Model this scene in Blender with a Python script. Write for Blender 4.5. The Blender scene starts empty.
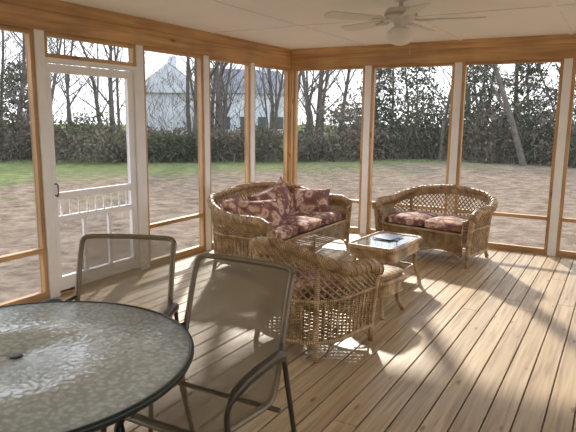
import bpy, math, random
import numpy as np
from mathutils import Vector, Matrix, noise as mnoise
random.seed(7); np.random.seed(7)
scene = bpy.context.scene
rad = math.radians

# ------------------------------------------------------------------ materials
def new_mat(name):
    m = bpy.data.materials.new(name); m.use_nodes = True
    nt = m.node_tree; nt.nodes.clear()
    out = nt.nodes.new('ShaderNodeOutputMaterial')
    return m, nt, out
def N(nt, t, **kw):
    n = nt.nodes.new(t)
    for k, v in kw.items():
        if k in n.inputs: n.inputs[k].default_value = v
        else: setattr(n, k, v)
    return n
def L(nt, a, b): nt.links.new(a, b)
def ramp(nt, stops, fac=None):
    r = nt.nodes.new('ShaderNodeValToRGB')
    e = r.color_ramp.elements
    while len(e) > 1: e.remove(e[-1])
    e[0].position = stops[0][0]; e[0].color = (*stops[0][1], 1)
    for p, c in stops[1:]:
        x = e.new(p); x.color = (*c, 1)
    if fac is not None: L(nt, fac, r.inputs[0])
    return r
def mixc(nt, fac, a, b, mode='MIX'):
    m = nt.nodes.new('ShaderNodeMix'); m.data_type = 'RGBA'; m.blend_type = mode
    for i, v in ((0, fac), (6, a), (7, b)):
        if isinstance(v, (int, float)): m.inputs[i].default_value = v
        elif isinstance(v, tuple): m.inputs[i].default_value = (*v, 1)
        else: L(nt, v, m.inputs[i])
    return m.outputs[2]
def simple(name, col, rough=0.5, metal=0.0, var=0.08, scale=20, bump=0.0):
    m, nt, out = new_mat(name)
    b = N(nt, 'ShaderNodeBsdfPrincipled'); b.inputs['Roughness'].default_value = rough
    b.inputs['Metallic'].default_value = metal
    tc = N(nt, 'ShaderNodeTexCoord'); no = N(nt, 'ShaderNodeTexNoise'); no.inputs['Scale'].default_value = scale
    L(nt, tc.outputs['Object'], no.inputs['Vector'])
    r = ramp(nt, [(0.3, tuple(c*(1-var) for c in col)), (0.7, tuple(min(1, c*(1+var)) for c in col))], no.outputs['Fac'])
    L(nt, r.outputs[0], b.inputs['Base Color'])
    if bump:
        bp = N(nt, 'ShaderNodeBump'); bp.inputs['Strength'].default_value = bump; bp.inputs['Distance'].default_value = 0.01
        L(nt, no.outputs['Fac'], bp.inputs['Height']); L(nt, bp.outputs[0], b.inputs['Normal'])
    L(nt, b.outputs[0], out.inputs[0])
    return m
def wood(name, axis, c1, c2, rough=0.5):
    m, nt, out = new_mat(name)
    b = N(nt, 'ShaderNodeBsdfPrincipled'); b.inputs['Roughness'].default_value = rough
    tc = N(nt, 'ShaderNodeTexCoord'); mp = N(nt, 'ShaderNodeMapping')
    s = [22, 22, 22]; s[axis] = 1.2
    mp.inputs['Scale'].default_value = s
    L(nt, tc.outputs['Object'], mp.inputs['Vector'])
    no = N(nt, 'ShaderNodeTexNoise'); no.inputs['Scale'].default_value = 1.0; no.inputs['Detail'].default_value = 5
    no.inputs['Distortion'].default_value = 0.6
    L(nt, mp.outputs[0], no.inputs['Vector'])
    n2 = N(nt, 'ShaderNodeTexNoise'); n2.inputs['Scale'].default_value = 2.0
    L(nt, tc.outputs['Object'], n2.inputs['Vector'])
    r = ramp(nt, [(0.3, c1), (0.7, c2)], no.outputs['Fac'])
    r2 = ramp(nt, [(0.3, (0.8, 0.76, 0.72)), (0.7, (1.1, 1.08, 1.0))], n2.outputs['Fac'])
    c = mixc(nt, 1.0, r.outputs[0], r2.outputs[0], 'MULTIPLY')
    mk = N(nt, 'ShaderNodeMapping'); s2 = [6, 6, 6]; s2[axis] = 2.2; mk.inputs['Scale'].default_value = s2
    L(nt, tc.outputs['Object'], mk.inputs['Vector'])
    vo = N(nt, 'ShaderNodeTexVoronoi'); vo.inputs['Scale'].default_value = 1.0
    L(nt, mk.outputs[0], vo.inputs['Vector'])
    rk = ramp(nt, [(0.05, (0.35, 0.25, 0.18)), (0.13, (1, 1, 1))], vo.outputs['Distance'])
    c = mixc(nt, 0.8, c, rk.outputs[0], 'MULTIPLY')
    L(nt, c, b.inputs['Base Color']); L(nt, b.outputs[0], out.inputs[0])
    return m
PC1, PC2 = (0.42, 0.25, 0.115), (0.68, 0.45, 0.235)
M_wood = [wood('pine_wood_x', 0, PC1, PC2), wood('pine_wood_y', 1, PC1, PC2), wood('pine_wood_z', 2, PC1, PC2)]
M_white = simple('white_paint', (0.84, 0.845, 0.85), 0.45, var=0.03, scale=6)
M_ceil = simple('ceiling_white', (0.86, 0.865, 0.86), 0.7, var=0.02, scale=2)
M_fan = simple('fan_white', (0.72, 0.71, 0.66), 0.35, var=0.02)
M_brass = simple('fan_trim_metal', (0.55, 0.48, 0.36), 0.3, metal=0.7)
M_bronze = simple('bronze_metal', (0.075, 0.062, 0.045), 0.35, metal=0.4, var=0.1)
M_tanframe = simple('sling_rail_metal', (0.23, 0.19, 0.125), 0.38, metal=0.3, var=0.08)
M_rim = simple('table_rim_metal', (0.02, 0.03, 0.027), 0.3, metal=0.3)
M_black = simple('black_plastic', (0.01, 0.01, 0.01), 0.4)
M_siding = simple('house_siding', (0.62, 0.60, 0.55), 0.7, var=0.05)
M_roof = simple('roof_shingle', (0.24, 0.24, 0.25), 0.9, var=0.2)
M_farhouse = simple('distant_siding', (0.68, 0.70, 0.73), 0.8, var=0.05, scale=1)
M_farglass = simple('distant_glass', (0.08, 0.09, 0.1), 0.2)
M_paper = simple('magazine_cover', (0.10, 0.12, 0.2), 0.3, var=0.6, scale=30)

def floor_mat():
    m, nt, out = new_mat('deck_boards')
    b = N(nt, 'ShaderNodeBsdfPrincipled')
    tc = N(nt, 'ShaderNodeTexCoord')
    at = N(nt, 'ShaderNodeAttribute'); at.attribute_name = 'tint'
    mp = N(nt, 'ShaderNodeMapping'); mp.inputs['Scale'].default_value = (28, 1.3, 1)
    vm = N(nt, 'ShaderNodeVectorMath', operation='MULTIPLY'); L(nt, at.outputs['Color'], vm.inputs[0]); vm.inputs[1].default_value = (3, 37, 9)
    va = N(nt, 'ShaderNodeVectorMath', operation='ADD'); L(nt, tc.outputs['Object'], va.inputs[0]); L(nt, vm.outputs[0], va.inputs[1])
    L(nt, va.outputs[0], mp.inputs['Vector'])
    no = N(nt, 'ShaderNodeTexNoise'); no.inputs['Scale'].default_value = 1; no.inputs['Detail'].default_value = 6; no.inputs['Distortion'].default_value = 0.8
    L(nt, mp.outputs[0], no.inputs['Vector'])
    r = ramp(nt, [(0.28, (0.33, 0.22, 0.115)), (0.5, (0.50, 0.37, 0.215)), (0.72, (0.63, 0.49, 0.31))], no.outputs['Fac'])
    rb = ramp(nt, [(0.2, (0.86, 0.84, 0.80)), (0.8, (1.06, 1.05, 1.02))], at.outputs['Fac'])
    c = mixc(nt, 1.0, r.outputs[0], rb.outputs[0], 'MULTIPLY')
    mk = N(nt, 'ShaderNodeMapping'); mk.inputs['Scale'].default_value = (9, 3.0, 1); L(nt, va.outputs[0], mk.inputs['Vector'])
    vo = N(nt, 'ShaderNodeTexVoronoi'); vo.inputs['Scale'].default_value = 1.0; L(nt, mk.outputs[0], vo.inputs['Vector'])
    rk = ramp(nt, [(0.06, (0.3, 0.2, 0.13)), (0.14, (1, 1, 1))], vo.outputs['Distance'])
    c = mixc(nt, 0.7, c, rk.outputs[0], 'MULTIPLY')
    L(nt, c, b.inputs['Base Color'])
    n3 = N(nt, 'ShaderNodeTexNoise'); n3.inputs['Scale'].default_value = 1.5; L(nt, tc.outputs['Object'], n3.inputs['Vector'])
    rr = ramp(nt, [(0.3, (0.38,)*3), (0.7, (0.54,)*3)], n3.outputs['Fac'])
    L(nt, rr.outputs[0], b.inputs['Roughness'])
    bp = N(nt, 'ShaderNodeBump'); bp.inputs['Strength'].default_value = 0.25; bp.inputs['Distance'].default_value = 0.004
    L(nt, no.outputs['Fac'], bp.inputs['Height']); L(nt, bp.outputs[0], b.inputs['Normal'])
    L(nt, b.outputs[0], out.inputs[0]); return m
M_floor = floor_mat()

def wicker_mat():
    m, nt, out = new_mat('wicker')
    b = N(nt, 'ShaderNodeBsdfPrincipled'); b.inputs['Roughness'].default_value = 0.42
    tc = N(nt, 'ShaderNodeTexCoord')
    no = N(nt, 'ShaderNodeTexNoise'); no.inputs['Scale'].default_value = 14; no.inputs['Detail'].default_value = 4
    L(nt, tc.outputs['Object'], no.inputs['Vector'])
    r = ramp(nt, [(0.3, (0.30, 0.175, 0.078)), (0.55, (0.53, 0.36, 0.18)), (0.75, (0.71, 0.52, 0.30))], no.outputs['Fac'])
    w = N(nt, 'ShaderNodeTexWave'); w.wave_type = 'BANDS'; w.bands_direction = 'X'; w.inputs['Scale'].default_value = 22
    w.inputs['Distortion'].default_value = 0.6
    L(nt, tc.outputs['UV'], w.inputs['Vector'])
    rw = ramp(nt, [(0.0, (0.35, 0.3, 0.26)), (0.5, (1, 1, 1))], w.outputs['Fac'])
    c = mixc(nt, 0.75, r.outputs[0], rw.outputs[0], 'MULTIPLY')
    L(nt, c, b.inputs['Base Color'])
    bp = N(nt, 'ShaderNodeBump'); bp.inputs['Strength'].default_value = 0.6; bp.inputs['Distance'].default_value = 0.004
    L(nt, w.outputs['Fac'], bp.inputs['Height']); L(nt, bp.outputs[0], b.inputs['Normal'])
    L(nt, b.outputs[0], out.inputs[0]); return m
M_wicker = wicker_mat()

def floral_mat():
    m, nt, out = new_mat('floral_fabric')
    b = N(nt, 'ShaderNodeBsdfPrincipled'); b.inputs['Roughness'].default_value = 0.85
    tc = N(nt, 'ShaderNodeTexCoord')
    nd = N(nt, 'ShaderNodeTexNoise'); nd.inputs['Scale'].default_value = 9; L(nt, tc.outputs['Object'], nd.inputs['Vector'])
    ad = N(nt, 'ShaderNodeVectorMath', operation='MULTIPLY_ADD'); L(nt, nd.outputs['Color'], ad.inputs[0])
    ad.inputs[1].default_value = (0.13,)*3; L(nt, tc.outputs['Object'], ad.inputs[2])
    vo = N(nt, 'ShaderNodeTexVoronoi'); vo.inputs['Scale'].default_value = 8; L(nt, ad.outputs[0], vo.inputs['Vector'])
    r1 = ramp(nt, [(0.0, (0.14, 0.06, 0.045)), (0.14, (0.62, 0.35, 0.28)), (0.32, (0.72, 0.54, 0.41)), (0.44, (0.40, 0.20, 0.16)), (0.6, (0.22, 0.10, 0.085))], vo.outputs['Distance'])
    v2 = N(nt, 'ShaderNodeTexVoronoi'); v2.inputs['Scale'].default_value = 14; L(nt, ad.outputs[0], v2.inputs['Vector'])
    r2 = ramp(nt, [(0.20, (1, 1, 1)), (0.27, (0, 0, 0))], v2.outputs['Distance'])
    c = mixc(nt, r2.outputs[0], r1.outputs[0], (0.58, 0.47, 0.30))
    L(nt, c, b.inputs['Base Color']); L(nt, b.outputs[0], out.inputs[0]); return m
M_floral = floral_mat()

def screen_mat(name, col, fac):
    m, nt, out = new_mat(name)
    t = N(nt, 'ShaderNodeBsdfTransparent'); d = N(nt, 'ShaderNodeBsdfDiffuse'); d.inputs[0].default_value = (*col, 1)
    tr = N(nt, 'ShaderNodeBsdfTranslucent'); tr.inputs[0].default_value = (*col, 1)
    a = N(nt, 'ShaderNodeMixShader'); a.inputs[0].default_value = 0.4; L(nt, d.outputs[0], a.inputs[1]); L(nt, tr.outputs[0], a.inputs[2])
    mx = N(nt, 'ShaderNodeMixShader'); mx.inputs[0].default_value = fac
    L(nt, t.outputs[0], mx.inputs[1]); L(nt, a.outputs[0], mx.inputs[2]); L(nt, mx.outputs[0], out.inputs[0]); return m
M_screen = screen_mat('insect_screen', (0.07, 0.07, 0.07), 0.12)
M_sling = screen_mat('sling_mesh', (0.28, 0.25, 0.18), 0.68)

def glass_top_mat():
    m, nt, out = new_mat('hammered_glass')
    b = N(nt, 'ShaderNodeBsdfPrincipled'); b.inputs['Roughness'].default_value = 0.18
    b.inputs['Transmission Weight'].default_value = 0.15; b.inputs['IOR'].default_value = 1.6
    b.inputs['Specular IOR Level'].default_value = 1.0
    tc = N(nt, 'ShaderNodeTexCoord')
    no = N(nt, 'ShaderNodeTexNoise'); no.inputs['Scale'].default_value = 20; L(nt, tc.outputs['Object'], no.inputs['Vector'])
    ad = N(nt, 'ShaderNodeVectorMath', operation='MULTIPLY_ADD'); L(nt, no.outputs['Color'], ad.inputs[0]); ad.inputs[1].default_value = (0.03,)*3; L(nt, tc.outputs['Object'], ad.inputs[2])
    vo = N(nt, 'ShaderNodeTexVoronoi'); vo.feature = 'SMOOTH_F1'; vo.inputs['Scale'].default_value = 50; L(nt, ad.outputs[0], vo.inputs['Vector'])
    cr = ramp(nt, [(0.15, (0.93, 0.98, 0.95)), (0.55, (0.60, 0.68, 0.63))], vo.outputs['Distance']); L(nt, cr.outputs[0], b.inputs['Base Color'])  # paler pebble centres: caustic highlights painted into the glass colour
    bp = N(nt, 'ShaderNodeBump'); bp.inputs['Strength'].default_value = 1.0; bp.inputs['Distance'].default_value = 0.005
    L(nt, vo.outputs['Distance'], bp.inputs['Height']); L(nt, bp.outputs[0], b.inputs['Normal'])
    L(nt, b.outputs[0], out.inputs[0]); return m
M_gtop = glass_top_mat()
def clear_glass():
    m, nt, out = new_mat('clear_glass')
    b = N(nt, 'ShaderNodeBsdfPrincipled'); b.inputs['Roughness'].default_value = 0.04
    b.inputs['Base Color'].default_value = (0.75, 0.82, 0.8, 1); b.inputs['Transmission Weight'].default_value = 0.85
    L(nt, b.outputs[0], out.inputs[0]); return m
M_cglass = clear_glass()
def bowl_mat():
    m, nt, out = new_mat('frosted_bowl')
    b = N(nt, 'ShaderNodeBsdfPrincipled'); b.inputs['Roughness'].default_value = 0.3
    b.inputs['Base Color'].default_value = (0.85, 0.84, 0.8, 1); b.inputs['Subsurface Weight'].default_value = 0.3
    L(nt, b.outputs[0], out.inputs[0]); return m
M_bowl = bowl_mat()

def attr_mat(name, rough=0.8, trans=0.35):
    m, nt, out = new_mat(name)
    at = N(nt, 'ShaderNodeAttribute'); at.attribute_name = 'tint'
    d = N(nt, 'ShaderNodeBsdfDiffuse'); L(nt, at.outputs['Color'], d.inputs[0])
    t = N(nt, 'ShaderNodeBsdfTranslucent'); L(nt, at.outputs['Color'], t.inputs[0])
    mx = N(nt, 'ShaderNodeMixShader'); mx.inputs[0].default_value = trans
    L(nt, d.outputs[0], mx.inputs[1]); L(nt, t.outputs[0], mx.inputs[2]); L(nt, mx.outputs[0], out.inputs[0]); return m
M_leaf = attr_mat('foliage'); M_bark = simple('bark', (0.12, 0.10, 0.08), 0.9, var=0.3, scale=4)

CX, CY, CZ = 4.27, -7.39, 1.6
def ground_mat():
    m, nt, out = new_mat('field_ground')
    d = N(nt, 'ShaderNodeBsdfDiffuse')
    tc = N(nt, 'ShaderNodeTexCoord')
    n1 = N(nt, 'ShaderNodeTexNoise'); n1.inputs['Scale'].default_value = 2.6; n1.inputs['Detail'].default_value = 10; n1.inputs['Roughness'].default_value = 0.75
    L(nt, tc.outputs['Object'], n1.inputs['Vector'])
    soil = ramp(nt, [(0.30, (0.09, 0.062, 0.042)), (0.5, (0.215, 0.158, 0.112)), (0.70, (0.34, 0.265, 0.195))], n1.outputs['Fac'])
    grass = ramp(nt, [(0.35, (0.095, 0.11, 0.04)), (0.65, (0.21, 0.235, 0.10))], n1.outputs['Fac'])
    sub = N(nt, 'ShaderNodeVectorMath', operation='DOT_PRODUCT'); L(nt, tc.outputs['Object'], sub.inputs[0]); sub.inputs[1].default_value = (-0.85, 0.53, 0)
    n2 = N(nt, 'ShaderNodeTexNoise'); n2.inputs['Scale'].default_value = 0.35; n2.inputs['Detail'].default_value = 8; L(nt, tc.outputs['Object'], n2.inputs['Vector'])
    a = N(nt, 'ShaderNodeMath', operation='MULTIPLY_ADD'); L(nt, n2.outputs['Fac'], a.inputs[0]); a.inputs[1].default_value = 16.0; L(nt, sub.outputs['Value'], a.inputs[2])
    off = (-0.85*CX + 0.53*CY)
    mr = N(nt, 'ShaderNodeMapRange'); L(nt, a.outputs[0], mr.inputs[0]); mr.inputs[1].default_value = off+26.5; mr.inputs[2].default_value = off+33
    c = mixc(nt, mr.outputs[0], soil.outputs[0], grass.outputs[0])
    L(nt, c, d.inputs[0]); L(nt, d.outputs[0], out.inputs[0]); return m
M_ground = ground_mat()

# ------------------------------------------------------------------ mesh builder
class MB:
    def __init__(s): s.v=[]; s.f=[]; s.m=[]; s.uv=[]; s.mats=[]; s.smooth=[]
    def mi(s, mat):
        if mat not in s.mats: s.mats.append(mat)
        return s.mats.index(mat)
    def face(s, idx, mi, uv=None, sm=False):
        s.f.append(idx); s.m.append(mi); s.uv.extend(uv if uv else [(0.0, 0.0)]*len(idx)); s.smooth.append(sm)
    def box(s, x0, x1, y0, y1, z0, z1, mat, M=None):
        if x0>x1: x0,x1=x1,x0
        if y0>y1: y0,y1=y1,y0
        if z0>z1: z0,z1=z1,z0
        b=len(s.v)
        for p in [(x0,y0,z0),(x1,y0,z0),(x1,y1,z0),(x0,y1,z0),(x0,y0,z1),(x1,y0,z1),(x1,y1,z1),(x0,y1,z1)]:
            s.v.append(tuple(M @ Vector(p)) if M else p)
        k=s.mi(mat)
        for q in [(3,2,1,0),(4,5,6,7),(0,1,5,4),(1,2,6,5),(2,3,7,6),(3,0,4,7)]:
            s.face([b+i for i in q], k)
    def tube(s, pts, r, mat, n=8, closed=False, cap=True, flat=1.0):
        pts=[Vector(p) for p in pts]
        if len(pts)<2: return
        k=s.mi(mat); b=len(s.v); m=len(pts)
        rs=r if isinstance(r,(list,tuple)) else [r]*m
        T=[]
        for i in range(m):
            if closed: d=pts[(i+1)%m]-pts[i-1]
            else: d=pts[min(i+1,m-1)]-pts[max(i-1,0)]
            T.append(d.normalized() if d.length>1e-9 else Vector((0,0,1)))
        up=Vector((0,0,1)) if abs(T[0].z)<0.9 else Vector((1,0,0))
        nrm=(up-T[0]*up.dot(T[0])).normalized(); u=0; us=[]
        for i in range(m):
            if i>0:
                nrm=nrm-T[i]*nrm.dot(T[i])
                nrm=nrm.normalized() if nrm.length>1e-6 else T[i].orthogonal().normalized()
                u+=(pts[i]-pts[i-1]).length
            us.append(u); bi=T[i].cross(nrm)
            for j in range(n):
                a=2*math.pi*j/n
                s.v.append(tuple(pts[i]+nrm*(math.cos(a)*rs[i]*flat)+bi*(math.sin(a)*rs[i])))
        sm=n>4
        for i in range(m if closed else m-1):
            i2=(i+1)%m; u0=us[i]; u1=us[i2] if i2 else u0+0.02
            for j in range(n):
                j2=(j+1)%n
                s.face([b+i*n+j,b+i*n+j2,b+i2*n+j2,b+i2*n+j],k,[(u0,j/n*.1),(u0,(j+1)/n*.1),(u1,(j+1)/n*.1),(u1,j/n*.1)],sm)
        if cap and not closed:
            s.face([b+j for j in range(n)][::-1],k); s.face([b+(m-1)*n+j for j in range(n)],k)
    def grid(s, fn, nu, nv, mat, sm=True, closeu=False):
        k=s.mi(mat); b=len(s.v)
        for i in range(nu+1):
            for j in range(nv+1): s.v.append(tuple(fn(i/nu,j/nv)))
        for i in range(nu):
            for j in range(nv):
                a=b+i*(nv+1)+j
                s.face([a,a+nv+1,a+nv+2,a+1],k,[(i/nu,j/nv),((i+1)/nu,j/nv),((i+1)/nu,(j+1)/nv),(i/nu,(j+1)/nv)],sm)
    def lathe(s, prof, c, mat, n=32):
        k=s.mi(mat); b=len(s.v); m=len(prof)
        for r,z in prof:
            for j in range(n):
                a=2*math.pi*j/n; s.v.append((c[0]+r*math.cos(a),c[1]+r*math.sin(a),c[2]+z))
        for i in range(m-1):
            for j in range(n):
                j2=(j+1)%n; s.face([b+i*n+j,b+i*n+j2,b+(i+1)*n+j2,b+(i+1)*n+j],k,None,True)
    def obj(s, name, parent=None, loc=(0,0,0), rot=0, bevel=0):
        me=bpy.data.meshes.new(name); me.from_pydata(s.v,[],s.f)
        for m in s.mats: me.materials.append(m)
        me.polygons.foreach_set('material_index', s.m)
        me.polygons.foreach_set('use_smooth', s.smooth)
        uvl=me.uv_layers.new(name='UVMap')
        uvl.data.foreach_set('uv', np.array(s.uv,dtype=np.float32).ravel())
        me.update()
        o=bpy.data.objects.new(name, me); scene.collection.objects.link(o)
        o.location=loc; o.rotation_euler=(0,0,rot)
        if parent: o.parent=parent
        if bevel:
            bv=o.modifiers.new('bevel','BEVEL'); bv.width=bevel; bv.segments=2; bv.limit_method='ANGLE'
        return o
def empty(name, loc, rot=0):
    e=bpy.data.objects.new(name,None); scene.collection.objects.link(e); e.location=loc; e.rotation_euler=(0,0,rot)
    e.empty_display_size=0.1; return e
def smst(a,b,x):
    t=max(0,min(1,(x-a)/(b-a))); return t*t*(3-2*t)
def catmull(P, n=8):
    P=[Vector(p) for p in P]; out=[]
    Q=[P[0]*2-P[1]]+P+[P[-1]*2-P[-2]]
    for i in range(1,len(Q)-2):
        for k in range(n):
            t=k/n
            a,b,c,d=Q[i-1],Q[i],Q[i+1],Q[i+2]
            out.append(0.5*((2*b)+(c-a)*t+(2*a-5*b+4*c-d)*t*t+(3*b-a-3*c+d)*t**3))
    out.append(P[-1]); return out

# ------------------------------------------------------------------ room shell
XR, YB = 7.25, -9.2       # right wall x, rear (house) wall y
HC, HB = 2.54, 2.28       # ceiling, beam underside
RAIL = 0.44
mb=MB(); bw=0.14; tints=[]
x=-0.02
while x < XR:
    cuts=[YB]; 
    c=YB+random.uniform(1.0,4.8)
    while c<-0.6: cuts.append(c); c+=random.choice([3.66,4.27,4.88])
    cuts.append(0.05)
    for a,b in zip(cuts[:-1],cuts[1:]):
        mb.box(x+0.004,x+bw-0.004,a+0.0015,b-0.0015,-0.028,0.0,M_floor); tints.append((random.random(),random.random(),random.random()))
    x+=bw
fl=mb.obj('floor')
ca=fl.data.color_attributes.new('tint','FLOAT_COLOR','CORNER')
arr=np.zeros((len(fl.data.loops),4),dtype=np.float32)
for i,t in enumerate(tints): arr[i*24:(i+1)*24]=(t[0],t[1],t[2],1)
ca.data.foreach_set('color',arr.ravel())
bv=fl.modifiers.new('b','BEVEL'); bv.width=0.003; bv.segments=1
mb=MB()
mb.box(0.05,XR-.05,YB+.1,-0.05,-0.20,-0.034,M_wood[0])
mb.box(-0.10,-0.06,YB,0.13,-0.30,-0.005,M_wood[1]); mb.box(-0.10,XR+.06,0.09,0.13,-0.30,-0.005,M_wood[0])
for px in (0.0,2.4,4.8,7.2):
    for py in (0.0,-2.4,-4.8,-7.2): mb.box(px-.05,px+.05,py-.05,py+.05,-0.75,-0.2,M_wood[2])
mb.obj('deck_substructure')
mb=MB()
mb.box(-0.45,XR+0.45,YB,0.45,HC,HC+0.03,M_ceil)
for i in range(1,6): mb.box(i*1.22-.022,i*1.22+.022,YB,-0.05,HC-0.008,HC,M_ceil)
for j in range(0,4): mb.box(0.05,XR,-1.9-j*2.44-.022,-1.9-j*2.44+.022,HC-0.007,HC,M_ceil)
mb.obj('ceiling')
mb=MB()
mb.box(-0.55,XR+.55,YB-.1,0.55,HC+0.035,HC+0.22,M_white)
mb.obj('roof')

postsL=[-1.02,-1.98,-3.04,-4.18,-5.3,-6.42,-7.54,-8.66]
postsB=[1.24,2.43,3.65,4.86,6.06]
def wall(axis, name, fixed, stations, a0, a1, sgn=1):
    mb=MB()
    wm = M_wood[1] if axis=='y' else M_wood[0]
    def bx(u0,u1,w0,w1,z0,z1,m):
        w0*=sgn; w1*=sgn
        if axis=='y': mb.box(fixed+w0,fixed+w1,u0,u1,z0,z1,m)
        else: mb.box(u0,u1,fixed+w0,fixed+w1,z0,z1,m)
    mid=a0+(a1-a0)*0.74
    bx(a0,a1,-0.05,0.055,HB,HC-0.10,wm)
    bx(a0,mid,-0.05,0.075,HC-0.10,HC-0.001,wm); bx(mid+.004,a1,-0.05,0.068,HC-0.10,HC-0.001,wm)
    bx(a0,a1,-0.05,0.02,0.0,0.035,wm)
    for s_ in stations: bx(s_-.045,s_+.045,-0.05,0.045,0.0,HB,M_white)
    return mb.obj(name)
wall('y','wall_left',0,postsL,YB,-0.06,1)
wall('x','wall_back',0,postsB,0.0,XR,-1)
wall('y','wall_right',XR,postsL,YB,-0.06,-1)
mb=MB(); mb.box(-.05,.06,-.06,.05,0,HB,M_wood[2]); mb.box(.06,.10,-.05,.0,0,HB,M_wood[2]); mb.obj('trim_1')
mb=MB(); mb.box(XR-.06,XR+.05,-.06,.05,0,HB,M_wood[2]); mb.obj('trim_2')
mb=MB()
mb.box(-0.1,XR+.1,YB-.12,YB,-0.7,HC,M_siding)
for i in range(21): 
    M=Matrix.Translation((0,YB,0.0+i*0.12))@Matrix.Rotation(rad(-5),4,'X')
    mb.box(-0.1,XR+.1,-.004,.012,0,0.118,M_siding,M)
mb.obj('wall_rear')

wn=[0]
def window(axis, fixed, a0, a1, sgn, rail=True, z0=0.035, z1=HB):
    wn[0]+=1; mb=MB()
    wm = M_wood[1] if axis=='y' else M_wood[0]
    def bx(u0,u1,w0,w1,za,zb,m):
        w0*=sgn; w1*=sgn
        if axis=='y': mb.box(fixed+w0,fixed+w1,u0,u1,za,zb,m)
        else: mb.box(u0,u1,fixed+w0,fixed+w1,za,zb,m)
    t=.036
    bx(a0+.001,a0+t,-.03,.03,z0,z1-.001,M_wood[2]); bx(a1-t,a1-.001,-.03,.03,z0,z1-.001,M_wood[2])
    bx(a0+t,a1-t,-.03,.03,z1-.035,z1-.001,wm); bx(a0+t,a1-t,-.03,.03,z0+.001,z0+.035,wm)
    if rail: bx(a0+t,a1-t,-.03,.035,RAIL-.02,RAIL+.02,wm)
    bx(a0+t,a1-t,-.012,-.010,z0+.035,z1-.035,M_screen)
    mb.obj('window_%d'%wn[0])
def run(axis,fixed,stations,a_first,sgn,skip=None):
    prev=a_first
    for i,s_ in enumerate(stations):
        lo,hi=sorted((prev,s_))
        if skip!=i:
            window(axis,fixed,lo+(0.047 if prev!=a_first or lo!=a_first else 0.10),hi-(0.047 if hi!=a_first else 0.06),sgn)
        prev=s_
run('y',0,postsL,-0.0,1,skip=3)
run('x',0,postsB,0.0,-1)
window('x',0,postsB[-1]+.047,XR-.06,-1)
run('y',XR,postsL,0.0,-1)
y0,y1=-4.18+.046,-3.04-.046
window('y',0,y0,y1,1,rail=False,z0=2.07,z1=HB)
# door
mb=MB()
mb.box(-.045,.045,y0,y0+.012,0,2.07,M_white); mb.box(-.045,.045,y1-.03,y1,0,2.07,M_white); mb.box(-.045,.05,y0+.012,y1-.03,2.03,2.069,M_white)
a,b=y0+.014,y1-.035
mb.box(-.02,.02,a,a+.045,0.02,2.02,M_white); mb.box(-.02,.02,b-.075,b,0.02,2.02,M_white)
mb.box(-.02,.02,a+.045,b-.075,1.95,2.02,M_white)
mb.box(-.02,.02,a+.045,b-.075,0.02,0.16,M_white)
mb.box(-.02,.025,a+.045,b-.075,0.86,0.92,M_white)
mb.box(-.02,.02,a+.045,b-.075,0.66,0.71,M_white)
for i in range(9):
    yy=a+.045+(b-a-.12)*(i+.5)/9
    prof=[(0.007,0),(0.012,.03),(0.006,.06),(0.011,.085),(0.006,.11),(.007,.15)]
    mb.lathe(prof,(0,yy,0.71),M_white,8)
for f in (0.33,0.67):
    yy=a+.045+(b-a-.12)*f; mb.box(-.012,.014,yy-.016,yy+.016,0.16,0.66,M_white)
mb.box(-.008,-.006,a+.045,b-.075,0.16,1.95,M_screen)
mb.tube(catmull([(0.02,a+.025,1.0),(0.055,a+.025,1.0),(0.06,a+.025,.96),(.055,a+.025,.9),(.02,a+.025,.9)],4),.006,M_black,6)
mb.obj('door_1')

# ------------------------------------------------------------------ ceiling fan
def fan(loc):
    root=empty('ceiling_fan',loc)
    mb=MB()
    mb.lathe([(0,0),(.07,0),(.072,-.02),(.05,-.045),(.018,-.05),(.016,-.085),(.05,-.09),(.105,-.10),(.125,-.125),(.125,-.165),(.105,-.19),(.06,-.20),(.045,-.235),(.07,-.245),(.075,-.26),(.0,-.26)],(0,0,0),M_fan,40)
    mb.lathe([(.1255,-.135),(.128,-.14),(.128,-.155),(.1255,-.16)],(0,0,0),M_brass,40)
    mb.obj('motor_housing',root)
    mb=MB(); mb.lathe([(.072,-.255),(.098,-.268),(.108,-.295),(.10,-.33),(.07,-.362),(.03,-.376),(0,-.378)],(0,0,0),M_bowl,40); mb.obj('light_bowl',root)
    mb=MB(); mb.tube([(.08,0,-.25),(.085,0,-.42)],.0015,M_brass,5); mb.tube([(.085,0,-.42),(.085,0,-.44)],.005,M_brass,6); mb.obj('pull_chain',root)
    for i in range(5):
        a=rad(14+72*i); R=Matrix.Rotation(a,4,'Z')@Matrix.Translation((0,0,-.185))@Matrix.Rotation(rad(11),4,'X')
        mb=MB()
        def f(u,v,zz):
            x=.17+.47*u; w=.052+.018*u
            if u>.9: w*=math.sqrt(max(0.0,1-((u-.9)/.1)**2))*.6+.4
            if u<.05: w*=.7+.3*u/.05
            return R@Vector((x,(v-.5)*2*w,zz))
        mb.grid(lambda u,v:f(u,v,.004),20,4,M_fan); mb.grid(lambda u,v:f(u,1-v,-.004),20,4,M_fan)
        for vv in (0,1): mb.grid(lambda u,v:f(u,vv,-.004+.008*v),20,1,M_fan)
        mb.grid(lambda u,v:f(1,u,-.004+.008*v),4,1,M_fan)
        R2=Matrix.Rotation(a,4,'Z')
        mb.tube([R2@Vector(p) for p in ((.10,0,-.18),(.14,.018,-.19),(.2,.02,-.192),(.25,0,-.193))],.007,M_fan,6)
        mb.tube([R2@Vector(p) for p in ((.10,0,-.18),(.14,-.018,-.19),(.2,-.02,-.192),(.25,0,-.193))],.007,M_fan,6)
        mb.obj('blade_%d'%(i+1),root)
fan((2.67,-2.89,HC-0.001))

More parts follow.
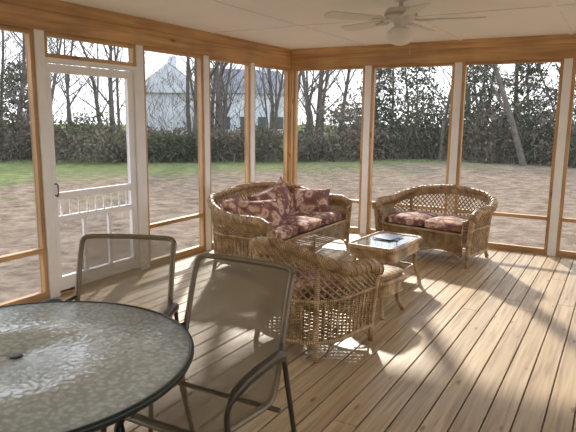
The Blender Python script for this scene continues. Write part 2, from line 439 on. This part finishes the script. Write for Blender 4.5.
# ------------------------------------------------------------------ cushions
def seat_cushion(mb, c, w, d, h, mat):
    def se(v,e): return math.copysign(abs(v)**e, v)
    def f(u,v):
        a=2*math.pi*u; ph=-math.pi/2+math.pi*v
        cp=se(math.cos(ph),.35)
        x=w/2*se(math.cos(a),.28)*cp; y=d/2*se(math.sin(a),.28)*cp
        z=h/2*se(math.sin(ph),.6)*(1+.35*(1-(2*x/w)**2)*(1-(2*y/d)**2))
        return Vector((c[0]+x,c[1]+y,c[2]+z))
    mb.grid(f,48,18,mat)
    for zz in (.27,-.27):
        pts=[]
        for i in range(48):
            a=2*math.pi*i/48; pts.append((c[0]+w/2*1.0*se(math.cos(a),.28),c[1]+d/2*se(math.sin(a),.28),c[2]+h*zz))
        mb.tube(pts,.006,mat,6,closed=True)
def pillow(mb, M, w, h, t, mat):
    for sgn in (1,-1):
        def f(u,v):
            a=2*u-1; b=2*v-1
            z=t/2*max(0,(1-a*a)*(1-b*b))**.45
            x=w/2*a*(1-.09*(1-b*b)); y=h/2*b*(1-.09*(1-a*a))
            return M@Vector((x*sgn,y,z*sgn))
        mb.grid(f,18,18,mat)
    pts=[]
    for i in range(64):
        q=i/16; k=int(q); r=(q-k)*2-1
        a,b=[(r,-1),(1,r),(-r,1),(-1,-r)][k]
        pts.append(M@Vector((w/2*a*(1-.09*(1-b*b)),h/2*b*(1-.09*(1-a*a)),0)))
    mb.tube(pts,.006,mat,5,closed=True)

# ------------------------------------------------------------------ wicker seating
def wicker(name, W, D, loc, rot, ncush, pillows=(), backh=.80, armh=.60, sp=.05, sr=.0068):
    root=empty(name,loc,rot); mb=MB()
    R=min(.27,W*.42); 
    raw=[]; fy=-D/2; by=D/2
    raw.append(Vector((-W/2,fy,0))); raw.append(Vector((-W/2,by-R,0)))
    for i in range(1,13):
        a=math.pi-math.pi/2*i/12; raw.append(Vector((-W/2+R+R*math.cos(a),by-R+R*math.sin(a),0)))
    for i in range(0,13):
        a=math.pi/2-math.pi/2*i/12; raw.append(Vector((W/2-R+R*math.cos(a),by-R+R*math.sin(a),0)))
    raw.append(Vector((W/2,fy,0)))
    cum=[0]
    for a,b in zip(raw[:-1],raw[1:]): cum.append(cum[-1]+(b-a).length)
    Lt=cum[-1]; cum_a=np.array(cum); X=np.array([p.x for p in raw]); Y=np.array([p.y for p in raw])
    def pos(s): return np.interp(s,cum_a,X), np.interp(s,cum_a,Y)
    def nrm(s):
        x0,y0=pos(max(0,s-.04)); x1,y1=pos(min(Lt,s+.04)); dx,dy=x1-x0,y1-y0; l=math.hypot(dx,dy); return -dy/l, dx/l
    armL=(D-R)
    def top(s):
        e=min(s,Lt-s)
        h=armh+(backh-.05-armh)*smst(armL*.75,armL+R*1.35,e)
        c=abs(s-Lt/2)/(W/2); h+=.05*(1-smst(0,1,c)) if c<1 else 0
        h-=.05*(1-smst(0,.12,e)); return h
    def flare(s,z):
        e=min(s,Lt-s); k=1-smst(armL*.8,armL+R,e)
        t=max(0,(z-.15)/.6); return .015+(.045+.035*k)*t**1.6
    def P(s,z,o=0):
        x,y=pos(s); nx,ny=nrm(s); f=flare(s,z)+o; return Vector((x+nx*f,y+ny*f,z))
    zb=.13; zl=.40
    rows=24; ns=int(Lt/.02)
    for r in range(rows):
        z=zb+(zl-zb)*r/(rows-1)
        mb.tube([P(Lt*i/ns,z,.005*(1 if (i//2+r)%2 else -1)) for i in range(ns+1)],.0066,M_wicker,4,cap=False)
    st=int(Lt/.045)
    for i in range(st+1):
        s=Lt*i/st; mb.tube([P(s,z,.006) for z in (zb,(zb+zl)/2,zl)],.007,M_wicker,5,cap=False)
    ss=[Lt*i/80 for i in range(81)]
    mb.tube([P(s,zl+.012,0.004) for s in ss],.014,M_wicker,8)
    mb.tube([P(s,zb-.006,0.004) for s in ss],.019,M_wicker,8)
    z0=zl+.02
    n=int((Lt+1)/sp)
    for sg in (1,-1):
        for k in range(-n//2,int(n*1.2)):
            s0=k*sp; pts=[]
            for j in range(0,15):
                v=j/14; s=s0+sg*v*.26
                if 0<=s<=Lt:
                    h=top(s)-.01; pts.append(P(s,z0+(h-z0)*v,.004*sg))
            if len(pts)>2: mb.tube(pts,sr,M_wicker,5,cap=False)
    for q in range(5):
        mb.tube([P(s,top(s)-.035-.012*q,0) for s in ss],.0068,M_wicker,4,cap=False)
    rr=[.046-.016*smst(armL*.9,armL+R*1.2,min(s,Lt-s)) for s in ss]
    mb.tube([P(s,top(s)) for s in ss],rr,M_wicker,12)
    for ph in range(3):
        pts=[];m2=int(Lt/.012)
        for i in range(m2+1):
            s=Lt*i/m2; a=s*38+ph*2.094; r_=np.interp(s,ss,rr); nx,ny=nrm(s); b_=P(s,top(s))
            pts.append(b_+Vector((nx*math.cos(a)*r_,ny*math.cos(a)*r_,math.sin(a)*r_)))
        mb.tube(pts,.0075,M_wicker,4,cap=False)
    # inner arm lining
    for q in range(16):
        pts=[]
        for s in ss:
            t=q/15; zt=top(s)-.03; z=.36+(zt-.36)*t; x,y=pos(s); nx,ny=nrm(s); o=-.055+.05*t*t+flare(s,z)*t
            if min(s,Lt-s)<armL*.75: pts.append((s,Vector((x+nx*o,y+ny*o,z))))
        for half in (0,1):
            pp=[p for s,p in pts if (s<Lt/2)==(half==0)]
            mb.tube(pp,.0062,M_wicker,4,cap=False)
    for sx in (-1,1):
        s=0 if sx<0 else Lt
        tp=P(s,top(s)); x0=sx*W/2
        for k in range(5):
            r_=.046*(1-k/5)
            mb.tube([(tp.x+math.cos(a)*r_,tp.y-.004,tp.z+math.sin(a)*r_) for a in [2*math.pi*i/16 for i in range(16)]],.006,M_wicker,5,closed=True)
        mb.tube([P(s,.0,.0),P(s,.1,-.0),P(s,.25),P(s,.42),P(s,top(s)-.02)],[.017,.021,.024,.026,.03],M_wicker,10)
        mb.tube([(x0-sx*.055,fy,.12),(x0-sx*.055,fy,.36),(x0-sx*.04,fy,.5),(tp.x-sx*.02,fy,tp.z-.02)],.014,M_wicker,8)
        for k in range(14):
            z=.14+k*.03
            if z<top(s)-.03: mb.tube([(x0-sx*.055,fy,z),P(s,z)],.008,M_wicker,5)
    for s in (armL+R*.75,Lt-armL-R*.75):
        p=P(s,.0); mb.tube([p+Vector((math.copysign(.02,p.x),.02,0)),P(s,.14),P(s,.4),P(s,.6),P(s,top(s)-.02)],[.018,.022,.020,.017,.014],M_wicker,8)
    if W>1.5:
        p=P(Lt/2,0); mb.tube([p,P(Lt/2,.14)],.018,M_wicker,8); mb.tube([(0,fy,0),(0,fy,.3)],.018,M_wicker,8)
    for sx in (-1,1):
        for (ya,yb) in ((fy,fy+.16),(by-R*.4,by-R*.4-.16)):
            mb.tube(catmull([(sx*W/2,ya,.03),(sx*W/2,ya*.6+yb*.4,.09),(sx*W/2,yb,.125)],5),.008,M_wicker,6)
        mb.tube(catmull([(sx*(W/2),fy,.03),(sx*(W/2-.06),fy,.09),(sx*(W/2-.16),fy,.125)],5),.008,M_wicker,6)
    xs=W/2-.05; nn=int(2*xs/.02)
    for r in range(20):
        z=.125+(.35-.125)*r/19; seg=[]
        for i in range(nn+1):
            x=-xs+2*xs*i/nn; lim=.125+.05*abs(math.sin(math.pi*(x+xs)/(2*xs)*(2 if W>1 else 1)))
            if z>=lim: seg.append(Vector((x,fy+.004*(1 if (i//2+r)%2 else -1),z)))
            else:
                if len(seg)>1: mb.tube(seg,.0066,M_wicker,4,cap=False)
                seg=[]
        if len(seg)>1: mb.tube(seg,.0066,M_wicker,4,cap=False)
    mb.tube([(-xs,fy-.004,.355),(xs,fy-.004,.355)],.018,M_wicker,8)
    mb.tube([(-xs+2*xs*i/40,fy,.12+.05*abs(math.sin(math.pi*i/40*(2 if W>1 else 1)))) for i in range(41)],.012,M_wicker,8)
    mb.grid(lambda u,v:Vector((-W/2+W*u,fy+.01+(D-.05)*v*(1 if .12<u<.88 else .8),.345)),20,4,M_wicker,sm=False)
    mb.obj('wicker_frame',root)
    cw=(W-.14)/ncush
    for i in range(ncush):
        m2=MB(); seat_cushion(m2,(-(W-.14)/2+cw*(i+.5),-.035,.415),cw-.008,D-.10,.11,M_floral); m2.obj('seat_cushion_%d'%(i+1),root)
    for i,(x,y,z,rx,ry,rz,w,h) in enumerate(pillows):
        M=Matrix.Translation((x,y,z))@Matrix.Rotation(rad(rz),4,'Z')@Matrix.Rotation(rad(rx),4,'X')@Matrix.Rotation(rad(ry),4,'Z')
        m2=MB(); pillow(m2,M,w,h,.17,M_floral); m2.obj('throw_pillow_%d'%(i+1),root)
    return root
wicker('wicker_sofa',1.78,.80,(1.01,-1.85,0),rad(90),3,
       pillows=[(-.66,.19,.58,72,0,12,.46,.38),(-.50,-.03,.57,52,0,-30,.48,.38),(-.12,.12,.60,60,10,-8,.48,.40),(.18,.13,.64,74,22,4,.42,.42),(.66,-.02,.58,42,0,-62,.44,.40)])
wicker('wicker_loveseat',1.11,.72,(2.44,-.72,0),rad(-12),2,backh=.77)
wicker('wicker_armchair',.64,.62,(2.42,-3.88,0),rad(168.5),1,backh=.79,armh=.60,sp=.055,sr=.0074)

# ------------------------------------------------------------------ coffee table + ottoman
def wtable(name, W, D, H, loc, rot, glass=True, shelf=True):
    root=empty(name,loc,rot); mb=MB()
    for sx in (-1,1):
        for sy in (-1,1):
            mb.tube(catmull([(sx*(W/2-.01),sy*(D/2-.01),0),(sx*(W/2-.045),sy*(D/2-.045),H*.3),(sx*(W/2-.05),sy*(D/2-.05),H*.65),(sx*(W/2-.02),sy*(D/2-.02),H-.03)],5),.019,M_wicker,8)
    def ring(w,d,z,r,n=10):
        pts=[]; rc=.05
        for cx_,cy_,a0 in ((w/2-rc,d/2-rc,0),(-w/2+rc,d/2-rc,90),(-w/2+rc,-d/2+rc,180),(w/2-rc,-d/2+rc,270)):
            for k in range(6):
                a=rad(a0+90*k/5); pts.append((cx_+rc*math.cos(a),cy_+rc*math.sin(a),z))
        mb.tube(pts,r,M_wicker,n,closed=True)
    ring(W,D,H-.015,.022)
    for k in range(8): ring(W-.03,D-.03,H-.035-.011*k,.0066,4)
    ring(W-.02,D-.02,H-.125,.012)
    for sx in (-1,1):
        for sy in (-1,1):
            mb.tube(catmull([(sx*(W/2-.05),sy*(D/2-.04),H*.5),(sx*(W/2-.09),sy*(D/2-.02),H*.62),(sx*(W/2-.17),sy*(D/2-.015),H-.13)],5),.008,M_wicker,6)
            mb.tube(catmull([(sx*(W/2-.04),sy*(D/2-.05),H*.5),(sx*(W/2-.02),sy*(D/2-.09),H*.62),(sx*(W/2-.015),sy*(D/2-.17),H-.13)],5),.008,M_wicker,6)
    n=int(W/.013)
    for i in range(1,n): mb.tube([(-W/2+W*i/n,-D/2+.01,H-.018),(-W/2+W*i/n,D/2-.01,H-.018)],.0065,M_wicker,4,cap=False)
    if shelf:
        w2,d2=W-.10,D-.10; ring(w2,d2,H*.32,.013)
        n=int(w2/.013)
        for i in range(1,n): mb.tube([(-w2/2+w2*i/n,-d2/2,H*.32),(-w2/2+w2*i/n,d2/2,H*.32)],.0062,M_wicker,4,cap=False)
    mb.obj('wicker_frame',root)
    if glass:
        m2=MB(); m2.box(-W/2+.03,W/2-.03,-D/2+.03,D/2-.03,H-.009,H-.003,M_cglass); m2.obj('glass_top',root)
    return root
wtable('wicker_coffee_table',.46,.72,.42,(2.35,-2.14,0),rad(-4))
r=wtable('wicker_ottoman',.38,.36,.31,(2.58,-2.99,0),rad(-10),glass=False,shelf=False)
mb=MB(); seat_cushion(mb,(0,0,.335),.36,.34,.05,M_wicker); mb.obj('pad',r)
mb=MB()
mb.box(-.10,.10,-.13,.13,0,.008,M_paper,Matrix.Rotation(.3,4,'Z')); mb.box(-.10,.10,-.13,.13,.008,.015,M_paper,Matrix.Rotation(-.2,4,'Z'))
mb.obj('magazine_stack',loc=(2.33,-2.02,.4175))

# ------------------------------------------------------------------ dining table
TC=(2.41,-6.16); TR=.64; TH=.72
root=empty('glass_dining_table',(TC[0],TC[1],0))
mb=MB(); mb.lathe([(.024,TH-.008),(TR-.010,TH-.008),(TR-.010,TH),(.024,TH),(.024,TH-.008)],(0,0,0),M_gtop,96); mb.obj('glass_top',root)
mb=MB()
mb.lathe([(TR-.010,TH-.012),(TR-.010,TH-.022),(TR+.002,TH-.024),(TR+.008,TH-.012),(TR+.007,TH+.001),(TR-.002,TH+.003),(TR-.009,TH+.001),(TR-.010,TH-.010)],(0,0,0),M_rim,96)
mb.lathe([(.0,TH+.003),(.018,TH+.004),(.024,TH+.002),(.022,TH-.012),(.02,TH-.03),(0,TH-.03)],(0,0,0),M_black,24)
for i in range(4):
    a=rad(45+90*i+10); c,s_=math.cos(a),math.sin(a)
    mb.tube(catmull([(c*(TR-.01),s_*(TR-.01),TH-.024),(c*(TR-.04),s_*(TR-.04),.6),(c*.36,s_*.36,.38),(c*.40,s_*.40,.15),(c*.50,s_*.50,0.0)],8),.017,M_rim,10)
mb.tube([(.365*math.cos(a),.365*math.sin(a),.36) for a in [2*math.pi*i/40 for i in range(40)]],.011,M_rim,8,closed=True)
mb.obj('frame',root)

# ------------------------------------------------------------------ sling chairs
def sling_chair(loc, rot):
    root=empty('sling_patio_chair',loc,rot)
    prof=catmull([(-.27,.415),(-.24,.435),(-.05,.415),(.10,.40),(.165,.425),(.205,.51),(.25,.67),(.30,.84),(.335,.92)],8)
    hw=.258
    prof=[(p[0],p[1]) for p in prof]
    mb=MB()
    for sx in (-1,1):
        mb.tube([(sx*hw,y,z) for y,z in prof],.0145,M_tanframe,10)
    yt,zt=prof[-1]
    mb.tube(catmull([(-hw,yt,zt),(-hw+.03,yt+.012,zt+.018),(-.1,yt+.022,zt+.022),(.1,yt+.022,zt+.022),(hw-.03,yt+.012,zt+.018),(hw,yt,zt)],6),.0135,M_tanframe,10)
    mb.tube([(-hw,-.262,.41),(hw,-.262,.41)],.012,M_tanframe,8)
    mb.tube([(-hw-.045,.14,.375),(hw+.045,.14,.375)],.011,M_bronze,8)
    mb.tube([(-hw-.045,-.20,.385),(hw+.045,-.20,.385)],.011,M_bronze,8)
    for sx in (-1,1):
        x=sx*(hw+.048)
        path=catmull([(x,-.30,0),(x,-.265,.25),(x,-.25,.44),(x,-.255,.54),(x+sx*.01,-.235,.60),(x+sx*.02,-.16,.638),(x+sx*.02,.0,.645),(x+sx*.015,.10,.635),(x,.17,.59),(x,.205,.46),(x,.27,.22),(x,.33,0)],7)
        rs=[.0135+.012*smst(.58,.63,p.z) for p in path]
        mb.tube(path,rs,M_bronze,10,flat=.8)
        mb.tube([(sx*hw,.235,.63),(x,.15,.61)],.010,M_bronze,8)
    mb.obj('frame',root)
    mb=MB()
    m=len(prof)-1
    def f(u,v):
        q=v*m; k=min(int(q),m-1); t=q-k
        y=prof[k][0]*(1-t)+prof[k+1][0]*t; z=prof[k][1]*(1-t)+prof[k+1][1]*t
        x=-hw+2*hw*u; sag=.022*(1-(2*u-1)**2)*math.sin(math.pi*min(1,max(0,v)))**.5
        top=max(0,(v-.8)/.2); y+=top*.02*(1-(2*u-1)**4); z+=top*.018*(1-(2*u-1)**4)
        return Vector((x,y+sag*.6*(z>=.45),z-(sag if z<.45 else 0)))
    mb.grid(f,14,48,M_sling); mb.obj('sling',root)
    return root
sling_chair((2.12,-5.47,0),rad(25))
sling_chair((2.82,-5.60,0),rad(2))

# ------------------------------------------------------------------ outdoors
GZ=-0.75
mb=MB(); k=mb.mi(M_ground)
def gfn(u,v):
    x=-110+220*u; y=-60+200*v; d=math.hypot(x-3,y+4)
    z=GZ+ (mnoise.noise(Vector((x*.08,y*.08,0)))*.35 if d>9 else 0)
    return Vector((x,y,z))
mb.grid(gfn,120,110,M_ground); mb.obj('field_ground')

def polar(az,d):
    a=rad(az); return CX+d*math.sin(a), CY+d*math.cos(a)
def leafcloud(name, blobs, mat):
    V=[];C=[]
    for (x,y,z,rx,rz,n,col,sz) in blobs:
        d=np.random.normal(size=(n,3)); d/=np.linalg.norm(d,axis=1)[:,None]
        r=np.random.uniform(.25,1,size=(n,1))**.45
        lump=1+.28*np.sin(d[:,:1]*5+x)*np.cos(d[:,1:2]*4+y)+.15*np.sin(d[:,2:3]*9+x)
        c=d*r*lump*np.array([rx,rx,rz])+np.array([x,y,z])
        c[:,2]=np.maximum(c[:,2],GZ+.05)
        a=np.random.normal(size=(n,3)); a/=np.linalg.norm(a,axis=1)[:,None]
        b=np.cross(a,np.random.normal(size=(n,3))); b/=np.linalg.norm(b,axis=1)[:,None]
        s=np.random.uniform(.5,1.3,size=(n,1))*sz
        q=np.stack([c-a*s,c-b*s*.45,c+a*s,c+b*s*.45],axis=1)
        V.append(q.reshape(-1,3))
        br=np.random.uniform(.5,1.45,size=(n,1))
        col_=np.clip(np.array(col)[None]*br,0,1); C.append(np.repeat(np.concatenate([col_,np.ones((n,1))],1),4,axis=0))
    V=np.concatenate(V);C=np.concatenate(C); nq=len(V)//4
    me=bpy.data.meshes.new(name); me.vertices.add(len(V)); me.vertices.foreach_set('co',V.astype(np.float32).ravel())
    me.loops.add(nq*4); me.loops.foreach_set('vertex_index',np.arange(nq*4,dtype=np.int32))
    me.polygons.add(nq); me.polygons.foreach_set('loop_start',np.arange(0,nq*4,4,dtype=np.int32))
    me.update(calc_edges=True); me.validate()
    ca=me.color_attributes.new('tint','FLOAT_COLOR','CORNER'); ca.data.foreach_set('color',C.astype(np.float32).ravel())
    me.materials.append(mat); o=bpy.data.objects.new(name,me); scene.collection.objects.link(o); return o
blobs=[]
greens=[(.08,.095,.055),(.11,.11,.07),(.07,.085,.05)]
browns=[(.15,.125,.095),(.19,.155,.12),(.12,.11,.075),(.17,.15,.11)]
for i in range(140):
    az=-82+112*i/140+random.uniform(-.8,.8); d=random.uniform(31,40)
    x,y=polar(az,d)
    right = az>-27
    hh=random.uniform(1.8,3.6) if right else random.uniform(1.1,1.9)
    if az<-46: hh=random.uniform(1.2,2.5)
    pal = (greens+browns[:2]) if right else (browns+greens[:2])
    blobs.append((x,y,GZ+hh*.45,random.uniform(1.2,2.2),hh*.62,700,random.choice(pal),.13))
leafcloud('hedge_shrubs',blobs,M_leaf)
blobs=[]
for az,d,h in [(-21.5,36,5.5),(-17.5,38,6.0),(-12.0,36,6.5),(-8.0,37,5.5),(-4.0,36,7),(0,37,7),(6,38,8),(13,36,8),(-55,42,5.0),(-66,38,7)]:
    x,y=polar(az,d)
    for k in range(6):
        t=k/5; blobs.append((x+random.uniform(-.5,.5),y+random.uniform(-.5,.5),GZ+1+t*(h-1),2.1*(1-.7*t)+.3,h*.14,430,random.choice(greens),.13))
leafcloud('evergreen_trees',blobs,M_leaf)
mb=MB()
def branch(p,d,l,r,lev):
    n=4 if lev<2 else 2
    pts=[p]; q=p.copy(); dd=d.copy()
    for i in range(n):
        dd=(dd+Vector((random.gauss(0,.10),random.gauss(0,.10),random.gauss(.03,.05)))).normalized(); q=q+dd*(l/n); pts.append(q.copy())
    rs=[r*(1-.75*i/n) for i in range(n+1)]
    mb.tube(pts,rs,M_bark,5 if lev==0 else 3,cap=False)
    if lev>=3: return
    cnt=[10,4,3][lev]
    for i in range(cnt):
        t=random.uniform(.22,.98) if lev==0 else random.uniform(.2,1)
        k=min(int(t*n),n-1); pp=pts[k].lerp(pts[k+1],t*n-k)
        a=random.uniform(0,2*math.pi); side=Vector((math.cos(a),math.sin(a),random.uniform(.2,1.1))).normalized()
        nd=(dd*.35+side).normalized(); branch(pp,nd,l*random.uniform(.28,.5),max(r*(1-.7*t)*.45,.012),lev+1)
for i in range(95):
    az=random.uniform(-80,25); d=random.uniform(30,52); x,y=polar(az,d); h=random.uniform(7,13)
    branch(Vector((x,y,GZ-.1)),Vector((random.gauss(0,.05),random.gauss(0,.05),1)).normalized(),h,random.uniform(.08,.22),0)
x,y=polar(-38.6,31); branch(Vector((x,y,GZ-.1)),Vector((0,0,1)),12,.24,0)
mb.obj('bare_trees')
n=24000
az=np.radians(np.random.uniform(-82,28,n)); d=np.random.uniform(30,46,n); zz=GZ+np.random.uniform(0,1,n)**1.9*5
c=np.stack([CX+d*np.sin(az),CY+d*np.cos(az),zz],1)
a=np.random.normal(size=(n,3)); a[:,2]=np.abs(a[:,2])+1; a/=np.linalg.norm(a,axis=1)[:,None]
b=np.cross(a,np.random.normal(size=(n,3))); b/=np.linalg.norm(b,axis=1)[:,None]
ln=np.random.uniform(.4,1.3,(n,1)); wd=np.random.uniform(.008,.02,(n,1))
V=np.stack([c-a*ln*.5,c-b*wd,c+a*ln*.5,c+b*wd],1).reshape(-1,3)
me=bpy.data.meshes.new('brush_thicket'); me.vertices.add(len(V)); me.vertices.foreach_set('co',V.astype(np.float32).ravel())
me.loops.add(n*4); me.loops.foreach_set('vertex_index',np.arange(n*4,dtype=np.int32)); me.polygons.add(n); me.polygons.foreach_set('loop_start',np.arange(0,n*4,4,dtype=np.int32))
me.update(calc_edges=True); me.materials.append(M_bark); scene.collection.objects.link(bpy.data.objects.new('brush_thicket',me))
def house(az,d,w,dp,h,rot):
    x,y=polar(az,d); mb=MB()
    mb.box(-w/2,w/2,-dp/2,dp/2,0,h,M_farhouse)
    b=len(mb.v); rh=dp*.42
    for p in [(-w/2-.3,-dp/2-.4,h-.1),(w/2+.3,-dp/2-.4,h-.1),(w/2+.3,dp/2+.4,h-.1),(-w/2-.3,dp/2+.4,h-.1),(-w/2-.3,0,h+rh),(w/2+.3,0,h+rh)]: mb.v.append(p)
    k=mb.mi(M_roof)
    mb.face([b,b+1,b+5,b+4],k); mb.face([b+2,b+3,b+4,b+5],k)
    k=mb.mi(M_farhouse); mb.face([b,b+4,b+3],k); mb.face([b+1,b+2,b+5],k)
    for i in range(4):
        for z in (1,3.6):
            xx=-w/2+w*(i+.5)/4
            if z+1.3<h: mb.box(xx-.45,xx+.45,-dp/2-.04,-dp/2-.01,z,z+1.3,M_farglass)
    mb.box(w*.25,w*.25+.8,-.4,.4,h,h+rh+1,M_farhouse)
    mb.obj('distant_house',loc=(x,y,GZ),rot=rad(rot))
house(-41.3,56,7,6,4.4,128); house(-34.5,64,8,6,4.8,55)

# ------------------------------------------------------------------ light
w=bpy.data.worlds.new('World'); scene.world=w; w.use_nodes=True; nt=w.node_tree; nt.nodes.clear()
out=nt.nodes.new('ShaderNodeOutputWorld'); bg=nt.nodes.new('ShaderNodeBackground')
tc=nt.nodes.new('ShaderNodeTexCoord'); sp=nt.nodes.new('ShaderNodeSeparateXYZ'); nt.links.new(tc.outputs['Generated'],sp.inputs[0])
r=ramp(nt,[(0.0,(0.95,0.96,0.98)),(0.25,(0.85,0.90,1.0)),(1.0,(0.6,0.75,1.0))],sp.outputs['Z'])
nt.links.new(r.outputs[0],bg.inputs[0]); bg.inputs[1].default_value=1.6; nt.links.new(bg.outputs[0],out.inputs[0])
sd=bpy.data.lights.new('sun','SUN'); sd.energy=4.2; sd.angle=rad(2.2); sd.color=(1.0,0.93,0.82)
so=bpy.data.objects.new('sun',sd); scene.collection.objects.link(so)
trav=Vector((0.50,-0.866,-math.tan(rad(26)))).normalized()
so.rotation_euler=trav.to_track_quat('-Z','Y').to_euler(); so.location=(0,0,20)

# ------------------------------------------------------------------ camera
cd=bpy.data.cameras.new('camera'); cam=bpy.data.objects.new('camera',cd); scene.collection.objects.link(cam)
cd.sensor_width=36; cd.lens=35.94; cd.clip_end=500; cd.clip_start=.05
Mx=Matrix.Translation((CX,CY,CZ))@Matrix.Rotation(rad(30),4,'Z')@Matrix.Rotation(rad(90-9.8),4,'X')@Matrix.Rotation(rad(0.6),4,'Z')
cam.matrix_world=Mx
scene.camera=cam
scene.view_settings.view_transform='Standard'
scene.view_settings.exposure=0.9
